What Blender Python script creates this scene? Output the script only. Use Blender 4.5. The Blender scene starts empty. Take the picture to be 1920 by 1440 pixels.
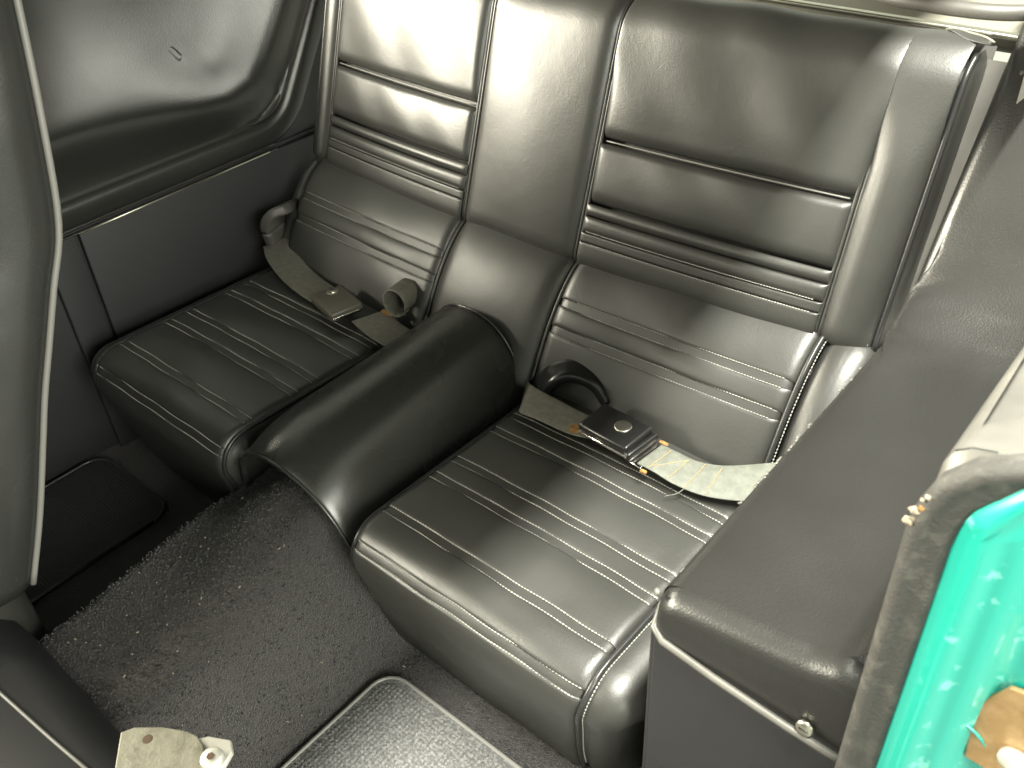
import bpy, bmesh, math, random
from mathutils import Vector, Matrix
random.seed(7)
S = bpy.context.scene
COL = S.collection

# ------------------------------------------------------------------ camera
cam_d = bpy.data.cameras.new('camera')
cam = bpy.data.objects.new('camera', cam_d); COL.objects.link(cam); S.camera = cam
cam_d.sensor_width = 36.0
cam_d.lens = 1744.914 / 1920 * 36
cam_d.clip_start = 0.02; cam_d.clip_end = 200
_y, _p, _r = math.radians(42.4225), math.radians(-37.2635), math.radians(-3.5091)
_f = Vector((-math.sin(_y)*math.cos(_p), math.cos(_y)*math.cos(_p), math.sin(_p)))
_x = Vector((math.cos(_y), math.sin(_y), 0)); _u = _x.cross(_f)
_x2 = math.cos(_r)*_x + math.sin(_r)*_u; _u2 = -math.sin(_r)*_x + math.cos(_r)*_u
cam.matrix_world = Matrix(((_x2.x, _u2.x, -_f.x, 0.8924), (_x2.y, _u2.y, -_f.y, -1.0199),
                           (_x2.z, _u2.z, -_f.z, 1.1918), (0, 0, 0, 1)))
cam_d.dof.use_dof = True
cam_d.dof.focus_distance = 1.55
cam_d.dof.aperture_fstop = 13.0

# ------------------------------------------------------------------ light: a lit garage round the car
W = bpy.data.worlds.new('World'); S.world = W; W.use_nodes = True
bg = W.node_tree.nodes['Background']
bg.inputs[0].default_value = (0.96, 1.0, 0.80, 1); bg.inputs[1].default_value = 0.95

def area(name, loc, target, sx, sy, power, col=(1, .99, .87), along=(0, 1, 0)):
    d = bpy.data.lights.new(name, 'AREA'); d.shape = 'RECTANGLE'; d.size = sx; d.size_y = sy
    d.energy = power; d.color = col
    o = bpy.data.objects.new(name, d); COL.objects.link(o); o.location = loc
    z = (Vector(loc) - Vector(target)).normalized(); u = Vector(along); u = (u - z*u.dot(z)).normalized();
    o.rotation_euler = Matrix((u, z.cross(u), z)).transposed().to_euler()      # size runs along 'along'
    return o
# ceiling tube along the door side, then two low panels added as fill
area('tube_or_fill_light', (1.03, -0.40, 2.6), (0.5, -0.35, 0.2), 2.0, 0.14, 330)
area('tube_or_fill_light', (-2.4, -1.5, 1.38), (-0.1, 0.0, 0.75), 3.2, 0.92, 760, (1, .94, .76), (.45, -.9, 0))  # low panel added for the brightness beyond the far windows
area('tube_or_fill_light', (2.9, -0.9, 1.45), (-0.7, -0.1, 0.7), 2.2, 1.2, 165, (1, 1, .87), (0, 1, 0))  # low panel added beyond the open door to brighten the far trim

vs = S.view_settings
vs.view_transform = 'Standard'; vs.look = 'None'; vs.exposure = 0.12; vs.gamma = 1.0
vs.use_curve_mapping = False
S.render.engine = 'CYCLES'
S.cycles.use_denoising = True
S.cycles.max_bounces = 5
S.cycles.adaptive_threshold = .03
S.cycles.sample_clamp_indirect = 6

# ------------------------------------------------------------------ materials
def mat(name, base, rough=.5, metal=0., spec=.5, bump=None, var=None, coat=0., wrinkle=None, roughvar=0., coat_rough=.2, sheen=0., crease=None):
    m = bpy.data.materials.new(name); m.use_nodes = True
    nt = m.node_tree; N = nt.nodes; L = nt.links; b = N['Principled BSDF']
    b.inputs['Base Color'].default_value = (*base, 1)
    b.inputs['Roughness'].default_value = rough
    b.inputs['Metallic'].default_value = metal
    b.inputs['Specular IOR Level'].default_value = spec
    b.inputs['Coat Weight'].default_value = coat
    b.inputs['Coat Roughness'].default_value = coat_rough
    if sheen:
        b.inputs['Sheen Weight'].default_value = sheen
    tc = N.new('ShaderNodeTexCoord')
    def noise(sc, det=4, r=.55):
        n = N.new('ShaderNodeTexNoise'); n.inputs['Scale'].default_value = sc
        n.inputs['Detail'].default_value = det; n.inputs['Roughness'].default_value = r
        L.new(tc.outputs['Object'], n.inputs['Vector']); return n
    if var:                                   # (second colour, scale, low, high)
        n = noise(var[1], 3, .65); cr = N.new('ShaderNodeValToRGB')
        cr.color_ramp.elements[0].position = var[2]; cr.color_ramp.elements[1].position = var[3]
        cr.color_ramp.elements[0].color = (*base, 1); cr.color_ramp.elements[1].color = (*var[0], 1)
        L.new(n.outputs['Fac'], cr.inputs[0]); L.new(cr.outputs[0], b.inputs['Base Color'])
    if roughvar:
        n = noise(9, 2, .6); mr = N.new('ShaderNodeMapRange')
        mr.inputs['From Min'].default_value = .15; mr.inputs['From Max'].default_value = .85; mr.clamp = False
        mr.inputs['To Min'].default_value = rough - roughvar; mr.inputs['To Max'].default_value = rough + roughvar
        L.new(n.outputs['Fac'], mr.inputs['Value']); L.new(mr.outputs[0], b.inputs['Roughness'])
    last = None
    def addbump(h, strength, dist):
        nonlocal last
        bp = N.new('ShaderNodeBump'); bp.inputs['Strength'].default_value = strength
        bp.inputs['Distance'].default_value = dist
        L.new(h, bp.inputs['Height'])
        if last: L.new(last, bp.inputs['Normal'])
        last = bp.outputs['Normal']
    if wrinkle:                               # soft unevenness of stretched vinyl
        addbump(noise(wrinkle[0], 2, .5).outputs['Fac'], wrinkle[1], wrinkle[2])
    if crease:
        n = noise(crease[0], 3, .6); n.inputs['Distortion'].default_value = 1.2; addbump(n.outputs['Fac'], crease[1], crease[2])
    if bump:                                  # (kind, scale, strength, distance)
        if bump[0] == 'grain':
            addbump(noise(bump[1]*.8, 1, .5).outputs['Fac'], bump[2], bump[3])
        else:
            addbump(noise(bump[1], 2, .7).outputs['Fac'], bump[2], bump[3])
    if last: L.new(last, b.inputs['Normal'])
    return m

VINYL = mat('black_vinyl', (.027, .027, .0245), .42, bump=('grain', 700, .3, .0005), wrinkle=(11, .2, .006), crease=(70, .16, .0012), roughvar=.07, spec=.68)
VINYLG = mat('black_vinyl_smooth', (.022, .022, .020), .27, bump=('grain', 1100, .12, .0004), wrinkle=(7, .15, .004), roughvar=.04, spec=.6)
PANEL = mat('moulded_black_panel', (.014, .0138, .0128), .36, bump=('grain', 600, .4, .0006), wrinkle=(4, .15, .01), roughvar=.05, spec=.55)
BOARD = mat('matte_black_board', (.014, .014, .0155), .6, bump=('grain', 1200, .25, .0004), roughvar=.08)
CARPET = mat('charcoal_carpet', (.040, .037, .037), .95, spec=.1, bump=('noise', 420, 1.0, .006), var=((.055, .051, .049), 300, .40, .70), sheen=.2)
MATM = mat('black_loop_mat', (.07, .07, .07), .65, spec=.45, bump=('noise', 300, .6, .003), var=((.15, .15, .146), 260, .45, .62))
PIPE = mat('grey_piping', (.17, .165, .155), .4)
PIPEB = mat('black_piping', (.02, .02, .02), .3)
THREAD = mat('grey_thread', (.27, .27, .245), .5)
THREADO = mat('orange_thread', (.26, .19, .10), .6)
WEB = mat('olive_webbing', (.10, .096, .08), .65, bump=('noise', 900, .4, .001), var=((.14, .134, .112), 120, .4, .7))
WEBL = mat('pale_webbing', (.085, .09, .075), .6, bump=('noise', 900, .4, .001), var=((.12, .125, .104), 90, .4, .7))
BUCKB = mat('black_buckle', (.01, .01, .01), .28)
BUCKG = mat('olive_grey_buckle', (.075, .07, .056), .36, bump=('noise', 500, .1, .0004))
CHROME = mat('chrome', (.75, .73, .68), .14, metal=1.)
SILVER = mat('dull_silver', (.55, .53, .45), .3, metal=1.)
RUST = mat('orange_rust', (.30, .15, .035), .8, bump=('noise', 600, .6, .001), var=((.10, .055, .025), 200, .4, .65))
TEAL = mat('turquoise_paint', (.008, .25, .20), .32, coat=.6, coat_rough=.08, wrinkle=(8, .06, .004), var=((.10, .37, .31), 38, .60, .66))
PRIMER = mat('bare_patch', (.12, .36, .30), .5, bump=('noise', 200, .3, .001))
RUBBER = mat('worn_grey_rubber', (.032, .031, .028), .7, bump=('noise', 350, .6, .0015), var=((.075, .071, .062), 60, .5, .8))
TRIM = mat('grey_trim', (.075, .073, .066), .45, bump=('grain', 900, .2, .0004), var=((.115, .11, .098), 12, .35, .7))
TRIML = mat('light_grey_trim', (.105, .10, .092), .45, bump=('grain', 900, .2, .0004), var=((.13, .125, .115), 12, .35, .7))
TRIMD = mat('dark_grey_trim', (.06, .057, .052), .5, bump=('grain', 900, .2, .0004))
CREAM = mat('cream_board', (.15, .143, .118), .5, bump=('grain', 700, .15, .0004), wrinkle=(6, .2, .006))
BARE = mat('bare_metal_bracket', (.20, .192, .15), .5, metal=.3, bump=('noise', 160, .35, .0015), var=((.13, .12, .09), 70, .45, .7))
ZINC = mat('zinc', (.82, .80, .72), .3, metal=.7)
BRASS = mat('tan_plate', (.27, .17, .075), .45, metal=.4, bump=('noise', 200, .2, .001), var=((.36, .24, .12), 60, .4, .7))
FOAM = mat('crumbled_foam', (.24, .20, .145), .9, bump=('noise', 500, .8, .002))
HOLE = mat('rusty_recess', (.06, .035, .018), .8)
HEAD = mat('black_headliner', (.02, .019, .018), .85)

# ------------------------------------------------------------------ helpers
def link(o, parent=None):
    COL.objects.link(o)
    if parent is not None:
        o.parent = parent
        o.matrix_parent_inverse = BASE[parent.name].inverted() if parent.name in BASE else Matrix.Identity(4)
    return o
BASE = {}
def thing(name, label, cat, loc=(0, 0, 0), group=None, kind=None):
    o = bpy.data.objects.new(name, None); COL.objects.link(o); o.empty_display_size = .05
    o.location = loc; BASE[o.name] = Matrix.Translation(loc)
    return tag(o, label, cat, group, kind)
def tag(o, label=None, cat=None, group=None, kind=None):
    if label: o['label'] = label
    if cat: o['category'] = cat
    if group: o['group'] = group
    if kind: o['kind'] = kind
    return o
def mesh(name, v, f, m, parent=None, smooth=True):
    me = bpy.data.meshes.new(name); me.from_pydata([tuple(p) for p in v], [], f); me.update()
    if smooth: me.polygons.foreach_set('use_smooth', [True]*len(me.polygons))
    me.materials.append(m)
    return link(bpy.data.objects.new(name, me), parent)
def grid(name, rows, m, parent=None, close_u=False, cap=False, smooth=True):
    nv = len(rows[0]); v = [p for r in rows for p in r]; f = []
    nr = len(rows)
    for i in range(nr - 1):
        for j in range(nv - (0 if close_u else 1)):
            a = i*nv + j; b = i*nv + (j+1) % nv
            f.append((a, b, b + nv, a + nv))
    if cap:
        f.append(tuple(range(nv))[::-1]); f.append(tuple((nr-1)*nv + j for j in range(nv)))
    return mesh(name, v, f, m, parent, smooth)
def frames(pts):
    pts = [Vector(p) for p in pts]; T = []
    for i in range(len(pts)):
        a = pts[max(i-1, 0)]; b = pts[min(i+1, len(pts)-1)]; T.append((b-a).normalized())
    up = Vector((0, 0, 1)) if abs(T[0].z) < .9 else Vector((1, 0, 0))
    n = (up - T[0]*up.dot(T[0])).normalized(); out = []
    for i, t in enumerate(T):
        n = (n - t*n.dot(t)).normalized(); out.append((pts[i], t, n, t.cross(n)))
    return out
def tube(name, pts, r, m, parent=None, n=8):
    rows = []
    for i, (p, t, a, b) in enumerate(frames(pts)):
        rr = r(i/(len(pts)-1)) if callable(r) else r
        rows.append([p + (a*math.cos(k*2*math.pi/n) + b*math.sin(k*2*math.pi/n))*rr for k in range(n)])
    return grid(name, rows, m, parent, True, True)
def spline(pts, n=10):
    P = [Vector(p) for p in pts]; P = [2*P[0]-P[1]] + P + [2*P[-1]-P[-2]]; out = []
    for i in range(1, len(P)-2):
        for k in range(n):
            t = k/n; a, b, c, d = P[i-1:i+3]
            out.append(.5*((2*b) + (c-a)*t + (2*a-5*b+4*c-d)*t*t + (3*b-a-3*c+d)*t**3))
    out.append(P[-2]); return out
def ribbon(name, pts, sides, th, m, parent=None, n=10):
    c = spline(pts, n); s = spline(sides, n); rows = []
    for i in range(len(c)):
        t = (c[min(i+1, len(c)-1)] - c[max(i-1, 0)]).normalized(); w = s[i]
        nn = t.cross(w).normalized()*(th/2)
        if nn.z < 0 and abs(nn.z) > th*.05: nn = -nn
        prof = [(-1, -.5), (-.96, -1), (.96, -1), (1, -.5), (1, .5), (.96, 1), (.5, 1.08), (0, 1.1), (-.5, 1.08), (-.96, 1), (-1, .5)]
        rows.append([c[i] + w*(.5*a) + nn*b for a, b in prof])
    return grid(name, rows, m, parent, True, True)
def rbox(name, c, size, m, parent=None, bev=.003, rot=None, seg=3):
    bm = bmesh.new(); bmesh.ops.create_cube(bm, size=1)
    bmesh.ops.scale(bm, vec=size, verts=bm.verts)
    bmesh.ops.bevel(bm, geom=bm.edges[:], offset=bev, segments=seg, profile=.5, affect='EDGES')
    M = Matrix.Translation(c) @ (rot.to_4x4() if rot else Matrix.Identity(4))
    bmesh.ops.transform(bm, matrix=M, verts=bm.verts)
    me = bpy.data.meshes.new(name); bm.to_mesh(me); bm.free(); me.materials.append(m)
    me.polygons.foreach_set('use_smooth', [True]*len(me.polygons))
    o = link(bpy.data.objects.new(name, me), parent)
    return o
def disc(name, c, axis, r, h, m, parent=None, n=28, dome=.3, bevel=.2):
    z = Vector(axis).normalized(); x = z.orthogonal().normalized(); y = z.cross(x); c = Vector(c)
    prof = [(1, 0), (1, h*(1-bevel)), (1-.08, h*.97), (.6, h*(1+dome*.15)), (.25, h*(1+dome*.25))]
    rows = [[c + (x*math.cos(k*2*math.pi/n) + y*math.sin(k*2*math.pi/n))*r*a + z*b for k in range(n)] for a, b in prof]
    return grid(name, rows, m, parent, True, True)
def plate(name, outline, nrm, th, m, parent=None, bev=.001):
    """flat outline (list of 3D points in one plane) given a thickness and bevelled edges"""
    bm = bmesh.new(); nrm = Vector(nrm).normalized()
    f = bm.faces.new([bm.verts.new(p) for p in outline])
    r = bmesh.ops.extrude_face_region(bm, geom=[f])
    bmesh.ops.translate(bm, vec=nrm*th, verts=[e for e in r['geom'] if isinstance(e, bmesh.types.BMVert)])
    bmesh.ops.recalc_face_normals(bm, faces=bm.faces)
    bmesh.ops.bevel(bm, geom=bm.edges[:], offset=bev, segments=2, profile=.5, affect='EDGES')
    me = bpy.data.meshes.new(name); bm.to_mesh(me); bm.free(); me.materials.append(m)
    return link(bpy.data.objects.new(name, me), parent)
def lin(a, b, n): return [a + (b-a)*i/(n-1) for i in range(n)]
def edgy(a, b, r, n):
    """samples from a to b, dense inside r of both ends"""
    L = b - a; r = min(r, L*.45); k = 7
    e = [r*(1-math.cos(i/k*math.pi/2)) for i in range(k)]
    mid = lin(a+r, b-r, max(n, 2))
    return [a+x for x in e] + mid + [b-x for x in reversed(e)]
def rnd(s, r):
    if r <= 0: return 1.
    q = max(0., min(1., s/r)); return math.sqrt(max(0., 1-(1-q)**2))
def sm(a, b, x):
    t = max(0., min(1., (x-a)/(b-a))); return t*t*(3-2*t)
def pad(name, sheet, u0, u1, v0, v1, H, ru, rv, m, parent, nu=16, nv=10, puff=0., extra=None, rv2=None, fade=None, Hv=None):
    """a sewn panel: a sheet region whose edges roll down by H into the seams"""
    us = edgy(u0, u1, ru if ru else .004, nu); vv = edgy(v0, v1, max(rv, rv2 or 0) if rv else .004, nv); rows = []
    for v in vv:
        row = []
        for u in us:
            eu = rnd(u-u0, ru)*rnd(u1-u, ru); ev = rnd(v-v0, rv)*rnd(v1-v, rv2 if rv2 is not None else rv)
            e = eu*ev if Hv is None else 1 - (1-eu) - (Hv/H)*(1-ev)*eu
            b = puff*(fade(v) if fade else 1)*max(0., math.sin(math.pi*(u-u0)/(u1-u0)))**.6*max(0., math.sin(math.pi*(v-v0)/(v1-v0)))**.8 if puff else 0
            h = -H*(1-e)*(fade(v) if fade else 1) + b + (extra(u, v) if extra else 0)
            p, n = sheet(u, v); row.append(p + n*h)
        rows.append(row)
    return grid(name, rows, m, parent)
def stitches(pts, m, parent, pitch=.0042, r=.00075, duty=.86, name='stitch_row', lift=.0003):
    """thread dashes along a path of (point, normal)"""
    v = []; f = []; acc = 0.; P = pts
    d = [0.]
    for i in range(1, len(P)): d.append(d[-1] + (P[i][0]-P[i-1][0]).length)
    def at(s):
        for i in range(1, len(d)):
            if d[i] >= s or i == len(d)-1:
                k = (s-d[i-1])/max(1e-9, d[i]-d[i-1]); return P[i-1][0].lerp(P[i][0], k), P[i-1][1].lerp(P[i][1], k)
    n = int(d[-1]/pitch)
    for i in range(n):
        a, na = at(i*pitch); b, nb = at(i*pitch + pitch*duty)
        t = (b-a).normalized(); w = t.cross(na).normalized(); a = a+na*lift; b = b+nb*lift
        o = len(v); j = random.uniform(.85, 1.15)*r
        for c, k in ((a, .35), (a.lerp(b, .25), 1.), (a.lerp(b, .75), 1.), (b, .35)):
            for q in range(4):
                an = q*math.pi/2 + math.pi/4
                v.append(c + (w*math.cos(an) + na*math.sin(an))*j*k*1.2)
        for s in range(3):
            for q in range(4): f.append((o+s*4+q, o+s*4+(q+1) % 4, o+s*4+4+(q+1) % 4, o+s*4+4+q))
        f.append((o+3, o+2, o+1, o)); f.append((o+12, o+13, o+14, o+15))
    ob = mesh(name, v, f, m, parent); ob['kind'] = 'stuff'; return ob

# ================================================================== SETTING: floor carpet
def floor_z(x, y):
    # transmission tunnel running forward between the footwells
    xc = 0.02 + .03*sm(-.55, -.95, y)
    d = x - xc; w_ = 1 - sm(-.51, -.70, y) if False else sm(-.72, -.53, y)
    top = .285 - .075*(1 - sm(-.74, -.50, y))
    if d < 0: k = 1 - sm(.165, .205, -d)*(.97 - .25*w_) - (.03 + .25*w_)*sm(.02, .17, -d)
    else: k = 1 - sm(.02, .165, d)
    z = .045 + (top-.045)*k
    return z + .0025*math.sin(x*31+y*17) + .002*math.sin(y*43-x*11)
xs = lin(-.86, .86, 190); ys = lin(-1.35, .3, 150)
fl = grid('floor', [[Vector((x, y, floor_z(x, y))) for x in xs] for y in ys], CARPET)
tag(fl, 'charcoal carpet over the floor and tunnel in front of the seat', None, None, 'structure')
# pile of the carpet, real tufts
v = []; f = []
for i in range(46000):
    x = random.uniform(-.22, .60); y = random.uniform(-1.0, -.44)
    z = floor_z(x, y); an = random.uniform(0, 6.283); h = random.uniform(.0015, .0036); w = random.uniform(.0006, .0013)
    lx = random.gauss(0, .0018); ly = random.gauss(0, .0018); o = len(v)
    c, s = math.cos(an)*w, math.sin(an)*w
    v += [(x-c, y-s, z-.001), (x+c, y+s, z-.001), (x+c*.7+lx, y+s*.7+ly, z+h*.8), (x-c*.7+lx, y-s*.7+ly, z+h)]
    f.append((o, o+1, o+2, o+3))
tag(mesh('carpet_pile', v, f, CARPET, fl, False), None, None, None, 'stuff')

# ================================================================== rear seat back
A = math.radians(19.14); ZB = .4787
def bow(x): return -.014 + .026*(x/.52)**2
V1 = .325; RT = .06
def SB(x, v):
    if v < 0:
        R = .035; th = min(-v/R, 2.2)
        y, z = 0 + R*(1-math.cos(th)), -R*math.sin(th); ny, nz = -math.cos(th), -math.sin(th)
    elif v <= V1: y, z, ny, nz = 0, v, -1, 0
    else:
        th = min((v-V1)/RT, 2.4); y, z = RT*(1-math.cos(th)), V1+RT*math.sin(th); ny, nz = -math.cos(th), math.sin(th)
    ca, sa = math.cos(A), math.sin(A)
    # seat-back axes -> world (recline)
    Y = y*ca + z*sa + bow(x)*1.; Z = ZB + z*ca - y*sa
    return Vector((x, Y, Z)), Vector((0, ny*ca + nz*sa, nz*ca - ny*sa))
VT = V1 + RT*1.75; VBt = -.055
back = thing('rear_seat_back', 'black vinyl fold-down rear seat back with pleated inserts and smooth centre panel', 'seat back', (0, .05, ZB))
XL, XI0, XC0, XC1, XI1, XR = -.548, -.497, -.12, .12, .507, .578
def dimple(u, v):
    return .0016*math.sin(u*23+1)*math.sin(v*19) + .001*math.sin(u*47+v*31)
FADE = lambda v: 1 - .93*sm(.215, .30, v)
for a, b in ((XI0, XC0), (XC1, XI1)):
    pad('insert_pad', SB, a+.003, b-.003 if b < .3 else b+.002, .176, VT, .013, .016, .02, VINYL, back, 40, 36, .007, dimple, 0.004, FADE if b > .3 else None)
    pad('insert_pad', SB, a+.003, b-.003, .079, .168, .012, .014, .02, VINYL, back, 40, 14, .006, lambda u, v: dimple(u*1.2, v*1.5)*.7, .009)
    for v0, v1, h in ((.060, .077, .0042), (.034, .058, .005)):
        pad('pleat', SB, a+.003, b-.003, v0, v1, h, .012, .009, VINYL, back, 40, 4, .002)
    pad('pleat', SB, a+.003, b-.003, .019, .033, .0025, .010, .003, VINYL, back, 40, 4)
    pad('pleat', SB, a+.003, b-.003, VBt, .018, .003, .010, .004, VINYL, back, 40, 10)
    for t in (.0352, .0172):
        stitches([(SB(x, t)[0]+SB(x, t)[1]*-.0012, SB(x, t)[1]) for x in lin(a+.012, b-.012, 30)], THREAD, back)
    tube('groove_cord', [SB(x, .172)[0]-SB(x, .172)[1]*.0085 for x in lin(a+.012, b-.01, 24)], .0013, PIPE, back, 6)
pad('centre_panel', SB, XC0+.004, XC1-.004, VBt, VT, .012, .022, .006, VINYL, back, 24, 40, .008, lambda u, v: dimple(u*.6, v*.5))
pad('bolster', SB, XL, XI0-.003, VBt, VT, .02, .024, .02, VINYL, back, 10, 40)
pad('bolster', SB, XI1-.003, XR, VBt+.02, VT, .02, .034, .02, VINYL, back, 12, 40, .004, None, .004, lambda v: 1 - .9*sm(.20, .31, v))
for x in (XI0, XC0, XC1, XI1):
    for dx in (-.0028, .0028):
        tube('seam_welt', [SB(x+dx, v)[0]-SB(x, v)[1]*(.0075 + (.012*sm(.20, .262, v) if x > .4 else 0)) for v in lin(-.03, V1+RT*1.2 if x < .4 else .265, 44)], .0026, VINYL, back, 7)
tube('piping', [SB(XR+.003, v)[0]-SB(XR, v)[1]*.014 for v in lin(-.03, V1+RT*.9, 44)], .0042, PIPEB, back, 8)
stitches([(SB(XR-.006, v)[0]-SB(XR, v)[1]*.0105, (SB(XR, v)[1]+Vector((.6, 0, 0))).normalized()) for v in lin(-.02, V1*.8, 40)], THREAD, back, .005, .0011)
tube('piping', [SB(XL-.002, v)[0]-SB(XL, v)[1]*.014 for v in lin(-.03, V1+RT*.9, 44)], .0036, PIPEB, back, 8)
# boxing round the sides and back of the cushion
def SBrow(x, dep): return [SB(x, v)[0] - SB(x, v)[1]*dep for v in lin(VBt, V1+RT*1.5, 40)]
rows = [SBrow(XR+.004, .016)]
for k, (dx, dep) in enumerate(((.006, .020), (.009, .026), (.011, .035), (.012, .05))): rows.append(SBrow(XR+dx, dep))
ca, sa = math.cos(A), math.sin(A)
def backp(x, t): return Vector((x, .075*ca + t*sa + bow(x), ZB + t*ca - .075*sa))
rows.append([backp(XR+.011, t) for t in lin(-.03, V1+.045, 40)])
grid('side_boxing', rows, VINYL, back)
rows = [SBrow(XL-.003, .016), SBrow(XL-.006, .03), SBrow(XL-.006, .05), [backp(XL-.006, t) for t in lin(-.03, V1+.045, 40)]]
grid('side_boxing', rows, VINYL, back)
grid('back_shell', [[backp(x, t) for t in lin(-.03, V1+.05, 12)] for x in lin(XL-.006, XR+.011, 20)], TRIMD, back)
grid('under_cover', [[SB(x, v)[0]-SB(x, v)[1]*.03 for v in lin(VBt, VT, 30)] for x in lin(XL+.01, XR-.002, 20)], VINYL, back)
# lifted, torn corner flap of the cover at the upper outer end
cf = []
for k in lin(0, 1, 14):
    row = []
    for q in lin(0, 1, 7):
        p, n = SB(.530 + .068*k, V1 + RT*(1.62 - .75*k - .42*q*(1-k)**.7*k**.4))
        row.append(p + n*(.0012 + .005*k*(1-q) + .001*math.sin(k*9)))
    cf.append(row)
flap = grid('cover_flap', cf, VINYL, back); sol = flap.modifiers.new('thick', 'SOLIDIFY'); sol.thickness = .002
tube('torn_edge', [r[0] for r in cf], .0014, CREAM, back, 6)

# ================================================================== rear bench (cushions + lower backs)
bench = thing('rear_bench', 'low black vinyl rear bench with two pleated bucket cushions and upturned rear edge', 'bench seat', (0, -.3, .05))
prof = []
for y in lin(-.085, -.49, 34):
    z = .3013 - (y+.2)*math.tan(math.radians(2.0)) - .02*sm(-.13, -.085, y) 
    prof.append((y, z))
zt = prof[-1][1]; R = .055
for th in lin(math.radians(90), math.radians(188), 16)[1:]:
    prof.append((-.49 + R*math.cos(th), zt - R + R*math.sin(th)))
y1, z1 = prof[-1]
for k in lin(0, 1, 10)[1:]: prof.append((y1 + (-.492-y1)*k, z1 + (.05-z1)*k))
PS = [0.]
for i in range(1, len(prof)): PS.append(PS[-1] + math.hypot(prof[i][0]-prof[i-1][0], prof[i][1]-prof[i-1][1]))
def curve2(P, D, s):
    s = max(D[0], min(D[-1], s))
    for i in range(1, len(D)):
        if D[i] >= s or i == len(D)-1:
            k = (s-D[i-1])/(D[i]-D[i-1]); y = P[i-1][0] + (P[i][0]-P[i-1][0])*k; z = P[i-1][1] + (P[i][1]-P[i-1][1])*k
            def tg(j):
                a = P[max(j-1, 0)]; b = P[min(j+1, len(P)-1)]; l = math.hypot(b[0]-a[0], b[1]-a[1]); return (b[0]-a[0])/l, (b[1]-a[1])/l
            t0 = tg(i-1); t1 = tg(i); ty = t0[0]+(t1[0]-t0[0])*k; tz = t0[1]+(t1[1]-t0[1])*k; l = math.hypot(ty, tz)
            return y, z, ty/l, tz/l
def s_of_y(y):
    for i in range(1, 34):
        if prof[i][0] <= y: k = (y-prof[i-1][0])/(prof[i][0]-prof[i-1][0]); return PS[i-1]+(PS[i]-PS[i-1])*k
SEND = PS[-1]; SARC = s_of_y(-.489)
def CU(sign):
    def sheet(u, s):
        y, z, ty, tz = curve2(prof, PS, s)
        x = u
        x -= .035*sm(SARC+.03, SEND, s)*sm(.2, .55, u)
        if sign < 0: x *= 1.0
        # sag of a worn cushion toward the middle
        sag = .004*math.sin(math.pi*max(0, min(1, (u-.14)/.4)))*sm(0, .1, s)*(1-sm(SARC-.08, SARC, s))
        n = Vector((0, tz, -ty))       # outward
        return Vector((sign*x, y, z)) + n*sag, n
    return sheet
sA1, sA2, sB1, sB2, sC = [s_of_y(y) for y in (-.215, -.257, -.342, -.386, -.474)]
sD = SARC + .052
def cushion(sign):
    sh = CU(sign); c = bench; U0, U1 = (.146, .524) if sign > 0 else (.148, .512)
    br = [0., sA1, sA2, sB1, sB2, sC, sD, SEND]; g = .0058
    for i in range(len(br)-1):
        a = br[i] + (g if i else 0); b = br[i+1] - (g if i < len(br)-2 else 0)
        wide = b-a > .06
        pad('cushion_pad', sh, U0, U1, a, b, .0075, .014, .006, VINYL, c, 34, 14 if wide else 6, .004 if wide else .001,
            lambda u, v: .0007*math.sin(u*37+v*21) + .0005*math.sin(v*63-u*17), None, None, .0024)
    for s in br[1:-1]:
        pad('welt_strip', sh, U0+.002, U1-.002, s-g-.001, s+g+.001, .0060, .014, .0015, VINYL, c, 34, 4, 0, lambda u, v: -.0012, None, None, .0006)
        for e in (-g-.0012, g+.0012):
            stitches([(lambda P: (P[0] - P[1]*(.0010 + .006*(1-rnd(u-U0, .014)*rnd(U1-u, .014))), P[1]))(sh(u, s+e+.0007*math.sin(u*60+s*90))) for u in lin(U0+.006, U1-.004, 60)],
                     THREAD, c, .0046, .00075)
    # inner boxing toward the tunnel and piping along both edges
    def edge(u, dz, s): p, n = sh(u, s); return p - n*dz
    SS = lin(.0, SEND, 60)
    grid('inner_boxing', [[edge(U0+.001, .007, s) for s in SS], [edge(U0-.004, .014, s) for s in SS], [edge(U0-.006, .03, s) for s in SS], [edge(U0-.002, .10, s) for s in SS]], VINYL, c)
    tube('piping', [edge(U0-.002, .0075, s) for s in SS], .0036, PIPEB, c, 8)
    tube('piping', [edge(U1+.003, .006, s) for s in SS], .0040, PIPEB, c, 8)
    stitches([(edge(U1+.008, .0075, s), sh(U1, s)[1]) for s in lin(.0, SEND-.02, 60)], THREAD, c, .005, .0008)
    w = .058 if sign > 0 else .034
    rows = []
    for k in lin(0, 1, 9):
        th = k*math.pi*.55
        rows.append([edge(U1+.005+w*math.sin(th), .009+.006*math.sin(k*3.14)*-1+w*.9*(1-math.cos(th)), s) for s in SS])
    grid('side_bolster', rows, VINYL, c)
    grid('side_bolster', [rows[-1], [p - Vector((0, 0, .09)) if p.z > .2 else p + Vector((0, .03, -.02)) for p in rows[-1]]], VINYL, c)
    # front foot of the left/right cushion closes to the floor
cushion(1); cushion(-1)

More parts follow.
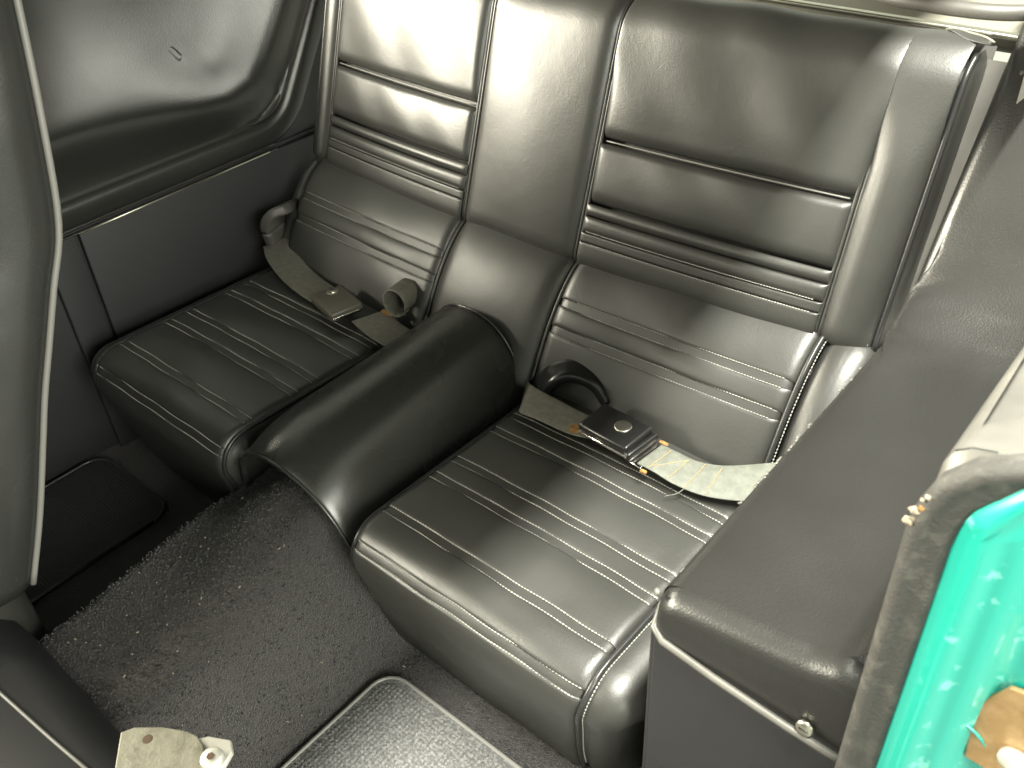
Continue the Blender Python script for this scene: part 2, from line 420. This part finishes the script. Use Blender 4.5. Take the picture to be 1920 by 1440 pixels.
# lower backs
lp = [(-.135, .285), (-.128, .300), (-.115, .322), (-.098, .352), (-.080, .381), (-.060, .408), (-.038, .433), (-.014, .453), (.012, .466), (.04, .468)]
lpc = [(p.x, p.y) for p in spline([(a, b, 0) for a, b in lp], 6)]
LD = [0.]
for i in range(1, len(lpc)): LD.append(LD[-1]+math.hypot(lpc[i][0]-lpc[i-1][0], lpc[i][1]-lpc[i-1][1]))
def LB(bulge=0., x0=.12, x1=.52):
    def sheet(u, s):
        y, z, ty, tz = curve2(lpc, LD, s); n = Vector((0, -tz, ty))
        return Vector((u, y + bow(u)*.6, z)) + n*bulge, n
    return sheet
def s_of_z(zz):
    for i in range(1, len(lpc)):
        if lpc[i][1] >= zz: return LD[i-1] + (LD[i]-LD[i-1])*(zz-lpc[i-1][1])/(lpc[i][1]-lpc[i-1][1])
LE = LD[-1]
for a, b in ((-.515, -.124), (.126, .512)):
    sh = LB(.004); br = [0., s_of_z(.381), s_of_z(.416), LE]; g = .0055
    for i in range(3):
        pad('lower_back_pad', sh, a, b, br[i]+(g if i else 0), br[i+1]-(g if i < 2 else 0), .009, .018, .007, VINYL, bench, 34, 12, .002,
            lambda u, v: .001*math.sin(u*29+v*25), None, None, .0028)
    for s in br[1:-1]:
        pad('welt_strip', sh, a+.002, b-.002, s-g-.001, s+g+.001, .008, .018, .0015, VINYL, bench, 34, 4, 0, lambda u, v: -.0014, None, None, .0006)
        for e in (-g-.0012, g+.0012):
            stitches([(lambda P: (P[0]-P[1]*.0012, P[1]))(sh(u, s+e)) for u in lin(a+.014, b-.010, 40)], THREAD, bench, .0046, .00075)
pad('centre_roll', LB(.006), -.116, .118, 0, LE, .014, .03, .01, VINYL, bench, 20, 22, .008)
pad('outer_roll', LB(.0), .521, .592, 0, LE, .020, .032, .01, VINYL, bench, 12, 22, .004)
pad('outer_roll', LB(-.006), -.555, -.518, 0, LE, .018, .018, .01, VINYL, bench, 8, 22, .0)
for x, r, d in ((-.120, .003, .004), (.122, .003, .004), (.5165, .0042, .001), (.594, .004, .014)):
    tube('piping', [LB(0)(x, s)[0] - LB(0)(x, s)[1]*d for s in lin(.02, LE-.012, 30)], r, PIPEB if abs(x) > .3 else VINYL, bench, 8)
stitches([(LB(0)(.5225, s)[0]-LB(0)(.5225, s)[1]*.003, LB(0)(.52, s)[1]) for s in lin(.02, LE-.03, 30)], THREAD, bench, .005, .0009)
# dark frame under the bench
rbox('seat_base', (0, -.20, .13), (1.08, .5, .17), BOARD, bench, .01)
rbox('seat_base', (0, .06, .30), (1.10, .12, .22), BOARD, bench, .01)

# ================================================================== vinyl tunnel cover (hump)
hump = thing('tunnel_cover', 'smooth rounded black vinyl tunnel hump between the two rear cushions', 'tunnel cover', (0, -.33, .2))
def hp(th, k, dr=0.):
    # th 0..pi across, k 0 front .. 1 rear
    y = -.532 + .405*k
    top = .372 + .016*k; hw = .128 + .006*math.cos(k*3.1); base = .16
    cx = -.004
    top -= .026*max(0., 1 - k/.22)**2
    c, s = math.cos(th), math.sin(th)
    x = cx - (hw-dr)*math.copysign(abs(c)**.82, c); z = base + (top-base-dr)*abs(s)**.9
    y += .035*(1-abs(s))*(k-.0)*0 + (.02 if k < .5 else -.0)*(1-s)*(1-k)
    return Vector((x, y, z))
TH = lin(-.05, math.pi+.05, 48)
rows = []
for k, dr in [(0.012, .006), (.004, .005), (0., .0025), (.003, .0006), (.01, 0)] + [(q, 0) for q in lin(.03, .97, 26)] + [(.985, .001), (.995, .004), (1., .009)]:
    rows.append([hp(t, k, dr) for t in TH])
grid('cover_shell', rows, VINYLG, hump)
tube('front_rim', [hp(t, 0., .002) for t in TH], .0028, VINYLG, hump, 8)
tube('rear_rim', [hp(t, 1., .002) for t in TH], .0026, VINYLG, hump, 8)

# ================================================================== quarter panels (moulded, with a recessed arm shelf)
RIM_Z = .528; RC = .085; YC = .006      # rim corner where the lip turns upward beside the seat back
RA = math.radians(33)
PD = [(-.046, .002), (-.040, -.002), (-.030, -.004), (-.018, -.0045), (-.009, -.0035), (-.003, -.0005), (.001, .003), (.004, .008), (.006, .014),
      (.0095, .035), (.0135, .065), (.019, .105), (.025, .140), (.033, .163), (.045, .176), (.07, .183), (.11, .187), (.16, .190), (.22, .194), (.28, .20), (.318, .206)]
def rimcols(d, y0, ztop):
    """points (y,z) of the line at distance d inside the rim"""
    r = max(RC - d, .05)
    dv = Vector((math.sin(RA), math.cos(RA)))            # direction up along the rear rim
    nv = Vector((-math.cos(RA), math.sin(RA)))           # inward of the rear rim (forward)
    # centre of the corner arc: distance RC from both rim lines (or d when larger)
    q = max(RC, d+.05)
    base = Vector((YC, RIM_Z))                           # rim lines cross here
    # centre = base + along: z = RIM_Z + q ; distance to rear line = q
    zc = RIM_Z + q
    # rear line: points base + dv*t ; distance inward of (yc,zc) = (c-base).nv
    yc = YC + (q - (zc-RIM_Z)*nv.y)/nv.x
    out = []
    for y in lin(y0, yc, 24)[:-1]: out.append((y, RIM_Z + d))
    a0 = -math.pi/2; a1 = math.atan2(-nv.y, -nv.x)
    for a in lin(a0, a1, 12): out.append((yc + r*math.cos(a), zc + r*math.sin(a)))
    p = Vector(out[-1]); L = max((ztop - p.y)/dv.y, .004)
    for k in lin(0, 1, 14)[1:]: out.append(tuple(p + dv*L*k))
    return out
def pdx(d):
    for (d0, a), (d1, b) in zip(PD, PD[1:]):
        if d <= d1: return a + (b-a)*max(0., (d-d0)/(d1-d0))
    return PD[-1][1]
def dsm(d, y, z):
    d1 = z-RIM_Z; d2 = (y-YC)*-math.cos(RA) + (z-RIM_Z)*math.sin(RA)
    p1, p2 = RC-d1, RC-d2; d = RC - (math.hypot(max(p1, 0), max(p2, 0)) + min(max(p1, p2), 0))
    h = max(.16-abs(d1-d2), 0)/.16; m = min(d1, d2) - h*h*.04
    return d + (m-d)*sm(.03, .12, d)
def quarter(sign, y0, parent, lean=0.):
    rows = []
    for d, dx in (PD if sign > 0 else [q for q in PD if q[0] < .30] + [(.33, .21)]):
        rows.append([Vector((sign*(.613 + (dx if dx < .01 else .01 + (pdx(dsm(d, y, z))-.01)*(1 - (.74 if sign < 0 else 0.)*sm(-.36, .10, y))) + .004*math.sin(y*7)*sm(.05, .2, d) + lean*max(0, (dsm(d, y, z) if d > .012 else d)-.03)*(.3+.7*sm(-.5, -.15, y))), y, z)) for y, z in rimcols(d, y0, .90 if sign > 0 else .88)])
    # subdivide between profile rows for smoothness
    fine = []
    for j in range(len(rows[0])):
        fine.append(spline([r[j] for r in rows], 4))
    g = grid('moulded_shell', [[c[i] for c in fine] for i in range(len(fine[0]))], PANEL, parent)
    return g
far = thing('quarter_panel', 'moulded black quarter trim panel with a small tear, beyond the far cushion', 'trim panel', (-.7, -.2, .05))
quarter(-1, -.62, far, .36)
tube('edge_bead', [Vector((-.612, y, .4835)) for y in lin(-.62, -.02, 20)], .0035, PANEL, far, 8)
tube('edge_bead', [Vector((-.605, y, .4765)) for y in lin(-.62, -.02, 20)], .0022, PANEL, far, 8)
rbox('lower_board', (-.610, -.155, .25), (.012, .578, .45), BOARD, far, .003)
rbox('lower_board', (-.611, -.479, .25), (.012, .060, .45), BOARD, far, .003)
rbox('gap_back', (-.622, -.3, .25), (.008, .9, .46), BOARD, far, .002)
tube('board_edge', [Vector((-.6035, -.4445, .475)), Vector((-.6035, -.30, .476)), Vector((-.6035, -.04, .477))], .0018, SILVER, far, 6)
rim_rear = rimcols(-.046, -.62, .93)[24:]
grid('inner_wall', [[Vector((-.616, y, z)) for y, z in rim_rear], [Vector((-.625, .30, z+.02)) for y, z in rim_rear], [Vector((-.70, .60, z+.02)) for y, z in rim_rear]], BOARD, far)
rbox('inner_wall', (-.630, .20, .40), (.008, .60, .20), BOARD, far, .002)
# tear: a nick in the wall with lifted lips
def wall_x(y, z):
    d1 = z-RIM_Z; d2 = (y-YC)*-math.cos(RA) + (z-RIM_Z)*math.sin(RA); d = dsm(min(d1, d2), y, z)
    return -(.613 + .01 + (pdx(d)-.01)*(1 - .74*sm(-.36, .10, y)) + .004*math.sin(y*7)*sm(.05, .2, d) + .36*max(0, d-.03)*(.3+.7*sm(-.5, -.15, y)))
tear = []
for k in lin(0, 1, 12):
    row = []
    for q in lin(-1, 1, 5):
        y = -.112 + .022*k + .004*q*math.sin(k*3.1) ; z = .664 - .010*k + .006*math.sin(k*7) + .007*q*math.sin(k*3.14)
        row.append(Vector((wall_x(y, z) + 0.0006 + .0016*abs(q)**2*math.sin(k*3.14), y, z)))
    tear.append(row)
tear_o = grid('tear', tear, PANEL, far)
near = thing('quarter_panel', 'moulded black quarter trim panel with scuffed edge beside the near cushion', 'trim panel', (.7, -.2, .05))
quarter(1, -.520, near)
# rounded front end of the near panel
def shelf_z(x):
    # height of the shelf profile above a given x
    for (d0, a), (d1, b) in zip(PD[6:], PD[7:]):
        if .613+a <= x <= .613+b: return RIM_Z + d0 + (d1-d0)*(x-.613-a)/(b-a)
    return RIM_Z + (.001 if x < .62 else .04)
rows = []
RF = .022
for th in lin(0, 1, 26):
    row = []
    for k in lin(0, 1, 40):
        x = .6085 + .2*k
        zt_ = min(shelf_z(max(x, .6165)), RIM_Z+.034) - .012*(1-rnd(x-.6085, .02))
        inn = .014*(1-rnd(x-.6085, .022))
        if th < .45:
            a = th/.45*math.pi/2; y = -.520 - RF*math.sin(a); z = zt_ - RF*(1-math.cos(a))
        else:
            q = (th-.45)/.55; y = -.520 - RF - .002*math.sin(q*3); z = (zt_-RF) + (.478 - .0*x - (zt_-RF))*q
        y += inn
        row.append(Vector((x, y, z)))
    rows.append(row)
grid('front_end', rows, PANEL, near)
rows = []
tube('flange', [Vector((.6065, -.50, .500)), Vector((.6075, -.520, .495)), Vector((.613, -.5405, .488)), Vector((.625, -.5455, .483)), Vector((.68, -.5475, .478)), Vector((.75, -.548, .473)), Vector((.82, -.548, .470))], .0038, TRIM, near, 8)
rbox('lower_board', (.715, -.527, .245), (.214, .014, .46), BOARD, near, .004)
rbox('lower_board', (.608, -.20, .245), (.012, .66, .46), BOARD, near, .004)
sc = disc('screw', (.766, -.5455, .4835), (0, -1, .25), .0075, .004, SILVER, near, 20, 1.)
rbox('screw_slot', (.766, -.5505, .4845), (.009, .001, .0016), BUCKB, sc, .0003)
disc('clip', (.6105, -.533, .528), (-.6, -.7, .4), .004, .003, TRIM, near, 16, 1.)
# scuffed paint along the inner lip
for i in range(30):
    y = random.uniform(-.36, -.26) if i < 18 else random.uniform(-.5, -.1)
    rbox('scuff', (.6112+random.uniform(-.0012, .0012), y, RIM_Z-.0035+random.uniform(-.0015, .0025)), (.0022, random.uniform(.002, .010), random.uniform(.0012, .0026)), TRIM, near, .0004, None, 1)

# ================================================================== trim and shelf behind the seat back
sp = thing('pillar_trim', 'light grey strip of trim beside the near end of the seat back', 'trim', (.61, .12, .42))
def SBo(x, t, off): return Vector((x, off*ca + t*sa, ZB + t*ca - off*sa))
grid('strip', [[SBo(x, t, o) for t in lin(.03, .365, 20)] for x, o in ((.578, .092), (.582, .078), (.588, .075), (.606, .074), (.640, .072), (.652, .074), (.66, .10))], TRIML, sp)
rbox('lower_bracket', SBo(.588, .012, .062), (.055, .010, .045), CREAM, sp, .004, Matrix.Rotation(-A, 3, 'X'))
rbox('lower_bracket', SBo(.592, -.020, .058), (.045, .010, .022), CREAM, sp, .004, Matrix.Rotation(-A, 3, 'X'))
rbox('latch_bar', SBo(.634, .335, .062), (.009, .009, .05), TRIMD, sp, .003, Matrix.Rotation(-A, 3, 'X'))
shelf = thing('cargo_board', 'cream cargo board behind the seat back with a dark oval ring', 'cargo board', (.3, .5, .8))
rbox('board', (0, .66, .806), (1.5, .86, .02), CREAM, shelf, .004)
rbox('edge_strip', (0.0, .222, .8195), (1.36, .014, .006), SILVER, shelf, .002)
rbox('gap_cover', (-.04, .20, .80), (1.16, .05, .012), TRIMD, shelf, .003)
ring = [Vector((.49+.125*math.copysign(abs(math.cos(a))**.7, math.cos(a)), .385+.10*math.copysign(abs(math.sin(a))**.8, math.sin(a)), .823)) for a in lin(0, 2*math.pi, 60)]
tube('oval_ring', ring, .011, TRIMD, shelf, 10)
side = thing('side_trim', 'cream side trim at the far right corner behind the near panel', 'trim', (.72, .25, .8))
grid('sheet', [[Vector((.66+.02*k, .06+.4*k, z)) for z in lin(.80, 1.05, 8)] for k in lin(0, 1, 8)], CREAM, side)

# ================================================================== door jamb with weatherstrip
jamb = thing('door_jamb', 'bright turquoise painted door jamb with chipped edge at lower right', 'door jamb', (.9, -.56, .3))
rows = []
for z in lin(.25, .812, 46):
    row = []
    for k in lin(0, 1, 60):
        x = .826 + .19*k
        # rounded upper corner
        xl = .826 + .03*(1-rnd(.812-z, .035))
        x = xl + (.19-.0)*k
        rib = .011*math.exp(-((x-.846-.0*(z-.5))/.007)**2)
        step = .020*sm(.862, .885, x)
        y = -.566 - rib + step*.9 - .006*rnd(k*.19, .006)
        row.append(Vector((x, y, z + (.0 if z < .8 else .02*sm(.83, .86, x)))))
    rows.append(row)
grid('jamb_skin', rows, TEAL, jamb)
rows2 = [[p.copy() for p in rows[-1]], [p + Vector((0, .012, .006)) for p in rows[-1]], [p + Vector((0, .08, .012)) for p in rows[-1]]]
grid('jamb_top', rows2, TEAL, jamb)
tube('panel_crease', [Vector((.862+.02*k, -.5665+.006*k, .615 - .012*k*k)) for k in lin(0, 3, 12)], .0012, TEAL, jamb, 6)
ws = thing('weatherstrip', 'worn grey rubber door seal edging the turquoise jamb', 'door seal', (.81, -.57, .3))
path = [(.8165, -.570, z) for z in lin(.25, .765, 22)] + [(.8185, -.570, .785), (.824, -.569, .803), (.836, -.567, .818), (.855, -.565, .829), (.89, -.563, .838), (.95, -.562, .845)]
rows = []
for p, t, a, b in frames(path):
    s_ = -t.cross(Vector((0, -1, 0))).normalized()     # across the strip
    row = []
    for e, h in ((-.0145, -.006), (-.0145, .003), (-.011, .0075), (-.006, .009), (-.002, .0055), (.003, .004), (.009, .004), (.0125, .002), (.0125, -.006)):
        row.append(p + s_*(-e) + Vector((0, -1, 0))*h)
    rows.append(row)
grid('seal_body', rows, RUBBER, ws)
# crumbling foam at the seal's corner
for i in range(6):
    c = Vector((.803+.0016*i+random.uniform(-.002, .002), -.577, .776+.0045*i+random.uniform(-.003, .003)))
    bm = bmesh.new(); bmesh.ops.create_icosphere(bm, subdivisions=2, radius=random.uniform(.0010, .0026))
    for q in bm.verts: q.co *= random.uniform(.75, 1.25); q.co.x *= 1.3
    bmesh.ops.translate(bm, vec=c, verts=bm.verts); me = bpy.data.meshes.new('foam_crumb'); bm.to_mesh(me); bm.free(); me.materials.append(FOAM if i != 3 else RUST)
    link(bpy.data.objects.new('foam_crumb', me), ws)
bt = thing('window_sill_trim', 'scuffed light grey window sill trim above the turquoise jamb', 'trim', (.83, -.45, .8))
grid('sill', [[Vector((x, y, z + .004*math.sin(y*30)*(.5 if x > .81 else 0))) for y in lin(-.548, .25, 30)] for x, z in ((.806, .78), (.807, .805), (.811, .815), (.82, .822), (.86, .832), (.92, .838), (1.02, .83))], TRIM, bt)
grid('sill_end', [[Vector((x, -.548-.010*k, z-.02*k)) for x, z in ((.806, .78), (.807, .805), (.811, .815), (.82, .822), (.86, .832), (.92, .838), (1.02, .83))] for k in lin(0, 1, 4)], TRIM, bt)
sk = thing('striker_plate', 'tan corroded striker plate bolted to the turquoise jamb', 'striker plate', (.9, -.56, .62))
plate('plate_body', [Vector(p) for p in ((.878, -.556, .575), (.872, -.556, .63), (.886, -.556, .662), (.93, -.556, .672), (.95, -.556, .64), (.94, -.556, .57))], (0, -1, 0), .004, BRASS, sk, .0012)
for x, z in ((.905, .602), (.913, .652)): disc('plate_screw', (x, -.5605, z), (0, -1, 0), .010, .005, ZINC, sk, 24, 1.2)

# ================================================================== floor mats
def floor_mat(name, label, x0, x1, y0, y1, z, cr):
    m = thing(name, label, 'floor mat', ((x0+x1)/2, (y0+y1)/2, z))
    o = []
    for cx, cy, a0 in ((x1-cr, y1-cr, 0), (x0+cr, y1-cr, 90), (x0+cr, y0+cr, 180), (x1-cr, y0+cr, 270)):
        for k in range(9):
            a = math.radians(a0 + 90*k/8); o.append(Vector((cx+cr*math.cos(a), cy+cr*math.sin(a), z)))
    MT = MATM if x0 > 0 else BOARD  # far mat takes a darker material in place of footwell shade
    plate('mat_body', o, (0, 0, 1), .007, MT, m, .001)
    ed = [p + Vector((0, 0, .006)) for p in o] + [o[0] + Vector((0, 0, .006))]
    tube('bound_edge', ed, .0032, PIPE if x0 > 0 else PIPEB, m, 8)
    # woven ribs of the mat
    v = []; f = []
    yy = y0+.02
    while yy < y1-.012:
        xx = x0+.012
        while xx < x1-.012:
            h = .0022*random.uniform(.6, 1.3); w = .0032; l = .0026; ox = random.uniform(-.0006, .0006); oy = random.uniform(-.0006, .0006)
            if (xx < x0+cr and yy > y1-cr and math.hypot(xx-x0-cr, yy-y1+cr) > cr-.01) or (xx > x1-cr and yy > y1-cr and math.hypot(xx-x1+cr, yy-y1+cr) > cr-.01):
                xx += .0066; continue
            k = len(v); zt_ = z+.0068
            v += [(xx-w+ox, yy-l+oy, zt_), (xx+w+ox, yy-l+oy, zt_), (xx+w+ox, yy+l+oy, zt_), (xx-w+ox, yy+l+oy, zt_), (xx-w*.5+ox, yy+oy, zt_+h), (xx+w*.5+ox, yy+oy, zt_+h)]
            f += [(k, k+1, k+5, k+4), (k+2, k+3, k+4, k+5), (k+1, k+2, k+5), (k+3, k, k+4)]
            xx += .0066
        yy += .0058
    tag(mesh('mat_loops', v, f, MT, m), None, None, None, 'stuff')
    return m
floor_mat('floor_mat', 'black looped floor mat with pale bound edge in the near footwell', .185, .56, -.95, -.545, .052, .035)
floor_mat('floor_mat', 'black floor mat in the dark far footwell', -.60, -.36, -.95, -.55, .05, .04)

# ================================================================== front seats
fs = thing('front_seat', 'black front seat back with pale piping at the left edge of the picture', 'front seat', (-.36, -.72, .25))
fprof = [(-.585, 1.06), (-.597, .96), (-.617, .83), (-.640, .715), (-.672, .645), (-.703, .578), (-.730, .52), (-.755, .46), (-.795, .365), (-.838, .275)]
fp = spline([(0, a, b) for a, b in fprof], 5)
rows = []
for p in fp:
    tdir = Vector((0, 0, 1)); row = []
    for x, y in ((-.555, .02), (-.56, .0), (-.57, -.06), (-.55, -.115), (-.5, -.125), (-.36, -.115), (-.215, -.122), (-.185, -.112), (-.163, -.092), (-.149, -.066), (-.142, -.040), (-.141, -.018), (-.147, -.002), (-.16, .008), (-.2, .016), (-.36, .02)):
        row.append(Vector((x, p.y + y, p.z)))
    rows.append(row)
grid('seat_shell', rows, mat('grey_black_vinyl', (.024, .024, .023), .26, bump=('grain', 800, .25, .0006), wrinkle=(8, .4, .008), roughvar=.06), fs, True, True)
tube('piping', [Vector((-.147, p.y+.002, p.z)) for p in fp], .0042, PIPE, fs, 10)
ns = thing('front_seat', 'black near front seat corner with piping at the lower left of the picture', 'front seat', (.1, -.98, .2))
rows = []
for k in lin(0, 1, 26):
    x = -.30 + .52*k
    yb = -.880 + .012*k + .006*math.sin(k*5)
    row = []
    for dy, z in ((.0, .06), (.006, .16), (.004, .20), (-.004, .232), (-.018, .252), (-.032, .262), (-.045, .267), (-.11, .272), (-.25, .275)):
        row.append(Vector((x, yb+dy, z - .05*(1-rnd(1-k, .18)) )))
    rows.append(row)
grid('seat_shell', rows, BOARD, ns)
tube('piping', [r[6].lerp(r[7], .9-.9*i/25) + Vector((0, 0, .002)) for i, r in enumerate(rows)], .0022, PIPE, ns, 8)
br = thing('hinge_bracket', 'bare grey metal seat hinge bracket with large hex bolt at the bottom edge', 'bracket', (.24, -.87, .3))
out = [(.207, -.893), (.213, -.881), (.235, -.863), (.258, -.850), (.272, -.846), (.287, -.848), (.311, -.862), (.33, -.91), (.30, -.96), (.265, -.94)]
plate('bracket_plate', [Vector((x, y, .350)) for x, y in out], (0, 0, 1), .004, BARE, br, .0012)
plate('zinc_tab', [Vector(p) for p in ((.272, -.848, .345), (.280, -.838, .345), (.302, -.826, .345), (.314, -.833, .345), (.326, -.86, .345), (.30, -.90, .345))], (0, 0, 1), .006, ZINC, br, .0015)
bolt = disc('bolt', (.307, -.851, .351), (.05, -.1, 1), .0115, .008, ZINC, br, 30, .6)
hx = [Vector((.307+.0042*math.cos(k*math.pi/3), -.8519+.0042*math.sin(k*math.pi/3), .3602)) for k in range(6)]
plate('hex_socket', hx, (0, 0, 1), .0006, HOLE, bolt, .0001)
disc('bracket_hole', (.236, -.880, .3535), (0, 0, 1), .0052, .0008, HOLE, br, 18, .2)

# ================================================================== seat belts
b1 = thing('seat_belt', 'fastened lap belt with black buckle and pale webbing on the near cushion', 'seat belt', (.33, -.19, .315))
ribbon('webbing', [(.135, -.165, .300), (.165, -.192, .322), (.21, -.198, .328), (.262, -.196, .326), (.292, -.192, .328)],
       [(.028, -.052, -.012), (.02, -.056, -.006), (.006, -.054, .0), (.004, -.050, .0), (.002, -.046, 0)], .0022, WEB, b1)
bk = rbox('buckle', (.322, -.186, .337), (.088, .062, .022), BUCKB, b1, .006, Matrix.Rotation(math.radians(-3), 3, 'Z'), 4)
disc('press_button', (.333, -.183, .3475), (0, 0, 1), .0125, .0022, SILVER, bk, 30, .5)
rbox('chrome_edge', (.323, -.2185, .335), (.086, .003, .005), CHROME, bk, .0012, Matrix.Rotation(math.radians(-3), 3, 'Z'))
rbox('buckle_lip', (.369, -.190, .334), (.010, .064, .014), BUCKB, bk, .004, Matrix.Rotation(math.radians(-6), 3, 'Z'))
rbox('tongue', (.382, -.192, .3285), (.022, .060, .003), CHROME, b1, .0012, Matrix.Rotation(math.radians(-6), 3, 'Z'))
plate('rust_spot', [Vector((.268+.014*math.cos(k)*random.uniform(.6, 1.2), -.208+.010*math.sin(k)*random.uniform(.6, 1.2), .3272)) for k in lin(0, 6, 12)], (0, 0, 1), .0008, RUST, b1, .0002)
rbox('rust_spot', (.395, -.2235, .327), (.010, .006, .005), RUST, b1, .002)
rbox('rust_spot', (.386, -.160, .329), (.014, .006, .004), RUST, b1, .002)
wc = [(.384, -.192, .3305), (.41, -.192, .330), (.44, -.189, .325), (.475, -.180, .324), (.51, -.164, .328), (.545, -.146, .336), (.575, -.13, .344), (.592, -.122, .32), (.5945, -.12, .25)]
wsid = [(.006, .052, 0), (.006, .053, 0), (.004, .054, .004), (-.004, .056, .010), (-.012, .056, .016), (-.014, .055, .02), (-.012, .055, .012), (-.004, .055, 0), (0, .055, 0)]
ribbon('webbing', wc, wsid, .0022, WEBL, b1)
cc = spline(wc, 10); ss = spline(wsid, 10)
for q in (7, 17, 24, 31):
    stitches([(cc[q] + ss[q]*k + Vector((0, 0, .0012)), Vector((0, 0, 1))) for k in lin(-.47, .47, 12)], THREADO, b1, .0034, .0008)
stitches([(cc[7].lerp(cc[17], (k+.5)) + ss[12]*k*.8 + Vector((0, 0, .0016)), Vector((0, 0, 1))) for k in lin(-.5, .5, 12)], THREADO, b1, .0034, .0008)
tube('loose_thread', spline([cc[24] - ss[24]*.5, cc[24] - ss[24]*.5 + Vector((-.004, -.012, -.002)), cc[24] - ss[24]*.5 + Vector((-.016, -.022, -.006))], 6), .0007, WEBL, b1, 6)

b2 = thing('seat_belt', 'loose lap belt with olive buckle on the far cushion beside the side panel', 'seat belt', (-.38, -.16, .315))
ribbon('webbing', [(-.545, -.108, .330), (-.505, -.130, .325), (-.45, -.150, .321), (-.39, -.166, .320), (-.335, -.176, .322), (-.30, -.182, .324)],
       [(.02, .050, .01), (.022, .052, .006), (.020, .056, .0), (.016, .057, .0), (.014, .057, .0), (.012, .055, 0)], .0022, WEB, b2)
rz = Matrix.Rotation(math.radians(-14), 3, 'Z')
bk2 = rbox('buckle', (-.268, -.191, .333), (.082, .064, .018), BUCKG, b2, .007, rz, 4)
rbox('release_button', (-.292, -.178, .3425), (.018, .010, .004), CHROME, bk2, .0018, rz)
disc('button_seat', (-.292, -.179, .3405), (0, 0, 1), .0115, .0018, SILVER, bk2, 24, .2)
rbox('chrome_edge', (-.2285, -.2015, .329), (.003, .058, .006), CHROME, bk2, .0012, rz)
b3 = thing('seat_belt', 'rolled olive belt end looped beside the tunnel hump on the far cushion', 'seat belt', (-.16, -.17, .315))
ribbon('webbing', [(-.095, -.19, .316), (-.135, -.192, .322), (-.175, -.186, .324), (-.205, -.178, .322)],
       [(.03, .058, 0), (.026, .058, 0), (.022, .058, 0), (.02, .056, 0)], .0022, WEB, b3)
loop = []
for a in lin(-.4, 5.2, 16):
    loop.append((-.165 + .020*math.cos(a), -.130 + .006*math.cos(a), .350 + .026*math.sin(a)))
ribbon('belt_loop', loop, [(.014, -.05, .006)]*len(loop), .003, WEB, b3, 4)
plate('rust_spot', [Vector((-.178+.016*math.cos(k)*random.uniform(.6, 1.2), -.155+.009*math.sin(k)*random.uniform(.6, 1.2), .3262)) for k in lin(0, 6, 12)], (0, 0, 1), .001, RUST, b3, .0002)
def boot(name, label, pts, sides, th, m):
    t = thing(name, label, 'belt guide', pts[0]); ribbon('sleeve', pts, sides, th, m, t, 8)
    return t
boot('belt_sleeve', 'dark grey moulded belt sleeve in the corner by the far side panel', [(-.555, -.085, .29), (-.552, -.10, .34), (-.545, -.105, .375), (-.53, -.095, .395), (-.515, -.075, .40)],
     [(.02, -.055, 0), (.02, -.058, 0), (.02, -.058, .004), (.02, -.055, .01), (.02, -.05, .01)], .018, TRIMD)
boot('belt_sleeve', 'black folded belt sleeve standing behind the fastened near buckle', [(.158, -.150, .312), (.172, -.142, .338), (.190, -.128, .350), (.212, -.116, .349), (.236, -.110, .340), (.256, -.112, .322)],
     [(.034, -.030, .004), (.034, -.032, .004), (.030, -.036, .004), (.026, -.040, .0), (.022, -.042, 0), (.02, -.042, 0)], .013, BUCKB)

# ================================================================== lint on the carpet
v = []; f = []
for i in range(30):
    x = random.uniform(-.12, .2); y = random.uniform(-.85, -.52); z = floor_z(x, y) + .0055
    an = random.uniform(0, 6.28); l = random.choice((.0006, .0009, .0018)); w = .0005; o = len(v)
    c, s = math.cos(an), math.sin(an)
    for dz in (0, .0012):
        v += [(x-c*l-s*w, y-s*l+c*w, z+dz), (x+c*l-s*w, y+s*l+c*w, z+dz), (x+c*l+s*w, y+s*l-c*w, z+dz), (x-c*l+s*w, y-s*l-c*w, z+dz)]
    f += [(o, o+1, o+2, o+3), (o+4, o+5, o+6, o+7), (o, o+1, o+5, o+4), (o+1, o+2, o+6, o+5), (o+2, o+3, o+7, o+6), (o+3, o, o+4, o+7)]
lint = mesh('carpet_lint', v, f, mat('pale_lint', (.30, .27, .20), .8), None, False)
tag(lint, 'pale specks of lint on the dark carpeted tunnel', 'lint', None, 'stuff')

# ================================================================== unseen roof, cushion, door and dash, added to shade the cabin
rf = thing('shade_roof', 'unseen black headliner roof added to shade the rear seat', 'roof', (0, -.3, 1.25))
grid('headliner', [[Vector((x, y, 1.27 - .10*(abs(x)/.62)**3 - .10*sm(.1, .7, y))) for x in lin(-.64, .60, 20)] for y in lin(-1.25, .68, 28)], HEAD, rf)
rbox('seat_cushion', (-.36, -1.10, .22), (.42, .52, .28), VINYL, fs, .05)  # unseen cushion added to darken the far footwell
dr = thing('unseen_far_door', 'unseen black far door panel added to block light', 'door', (-.82, -1.4, .1))  # out of view, added to keep side light off the floor
rbox('door_card', (-.845, -1.37, .44), (.05, 1.5, .74), PANEL, dr, .02)
rbox('arm_rest', (-.79, -1.25, .58), (.06, .5, .06), PANEL, dr, .02)
db = thing('unseen_dash', 'unseen black dash added at the front to block light', 'unseen_dash', (0, -2.0, .1))  # out of view, added to block light from ahead
rbox('dash_body', (0, -2.05, .48), (1.6, .3, .84), PANEL, db, .05)
rbox('cowl', (0, -1.92, .80), (1.5, .22, .10), VINYLG, db, .04)
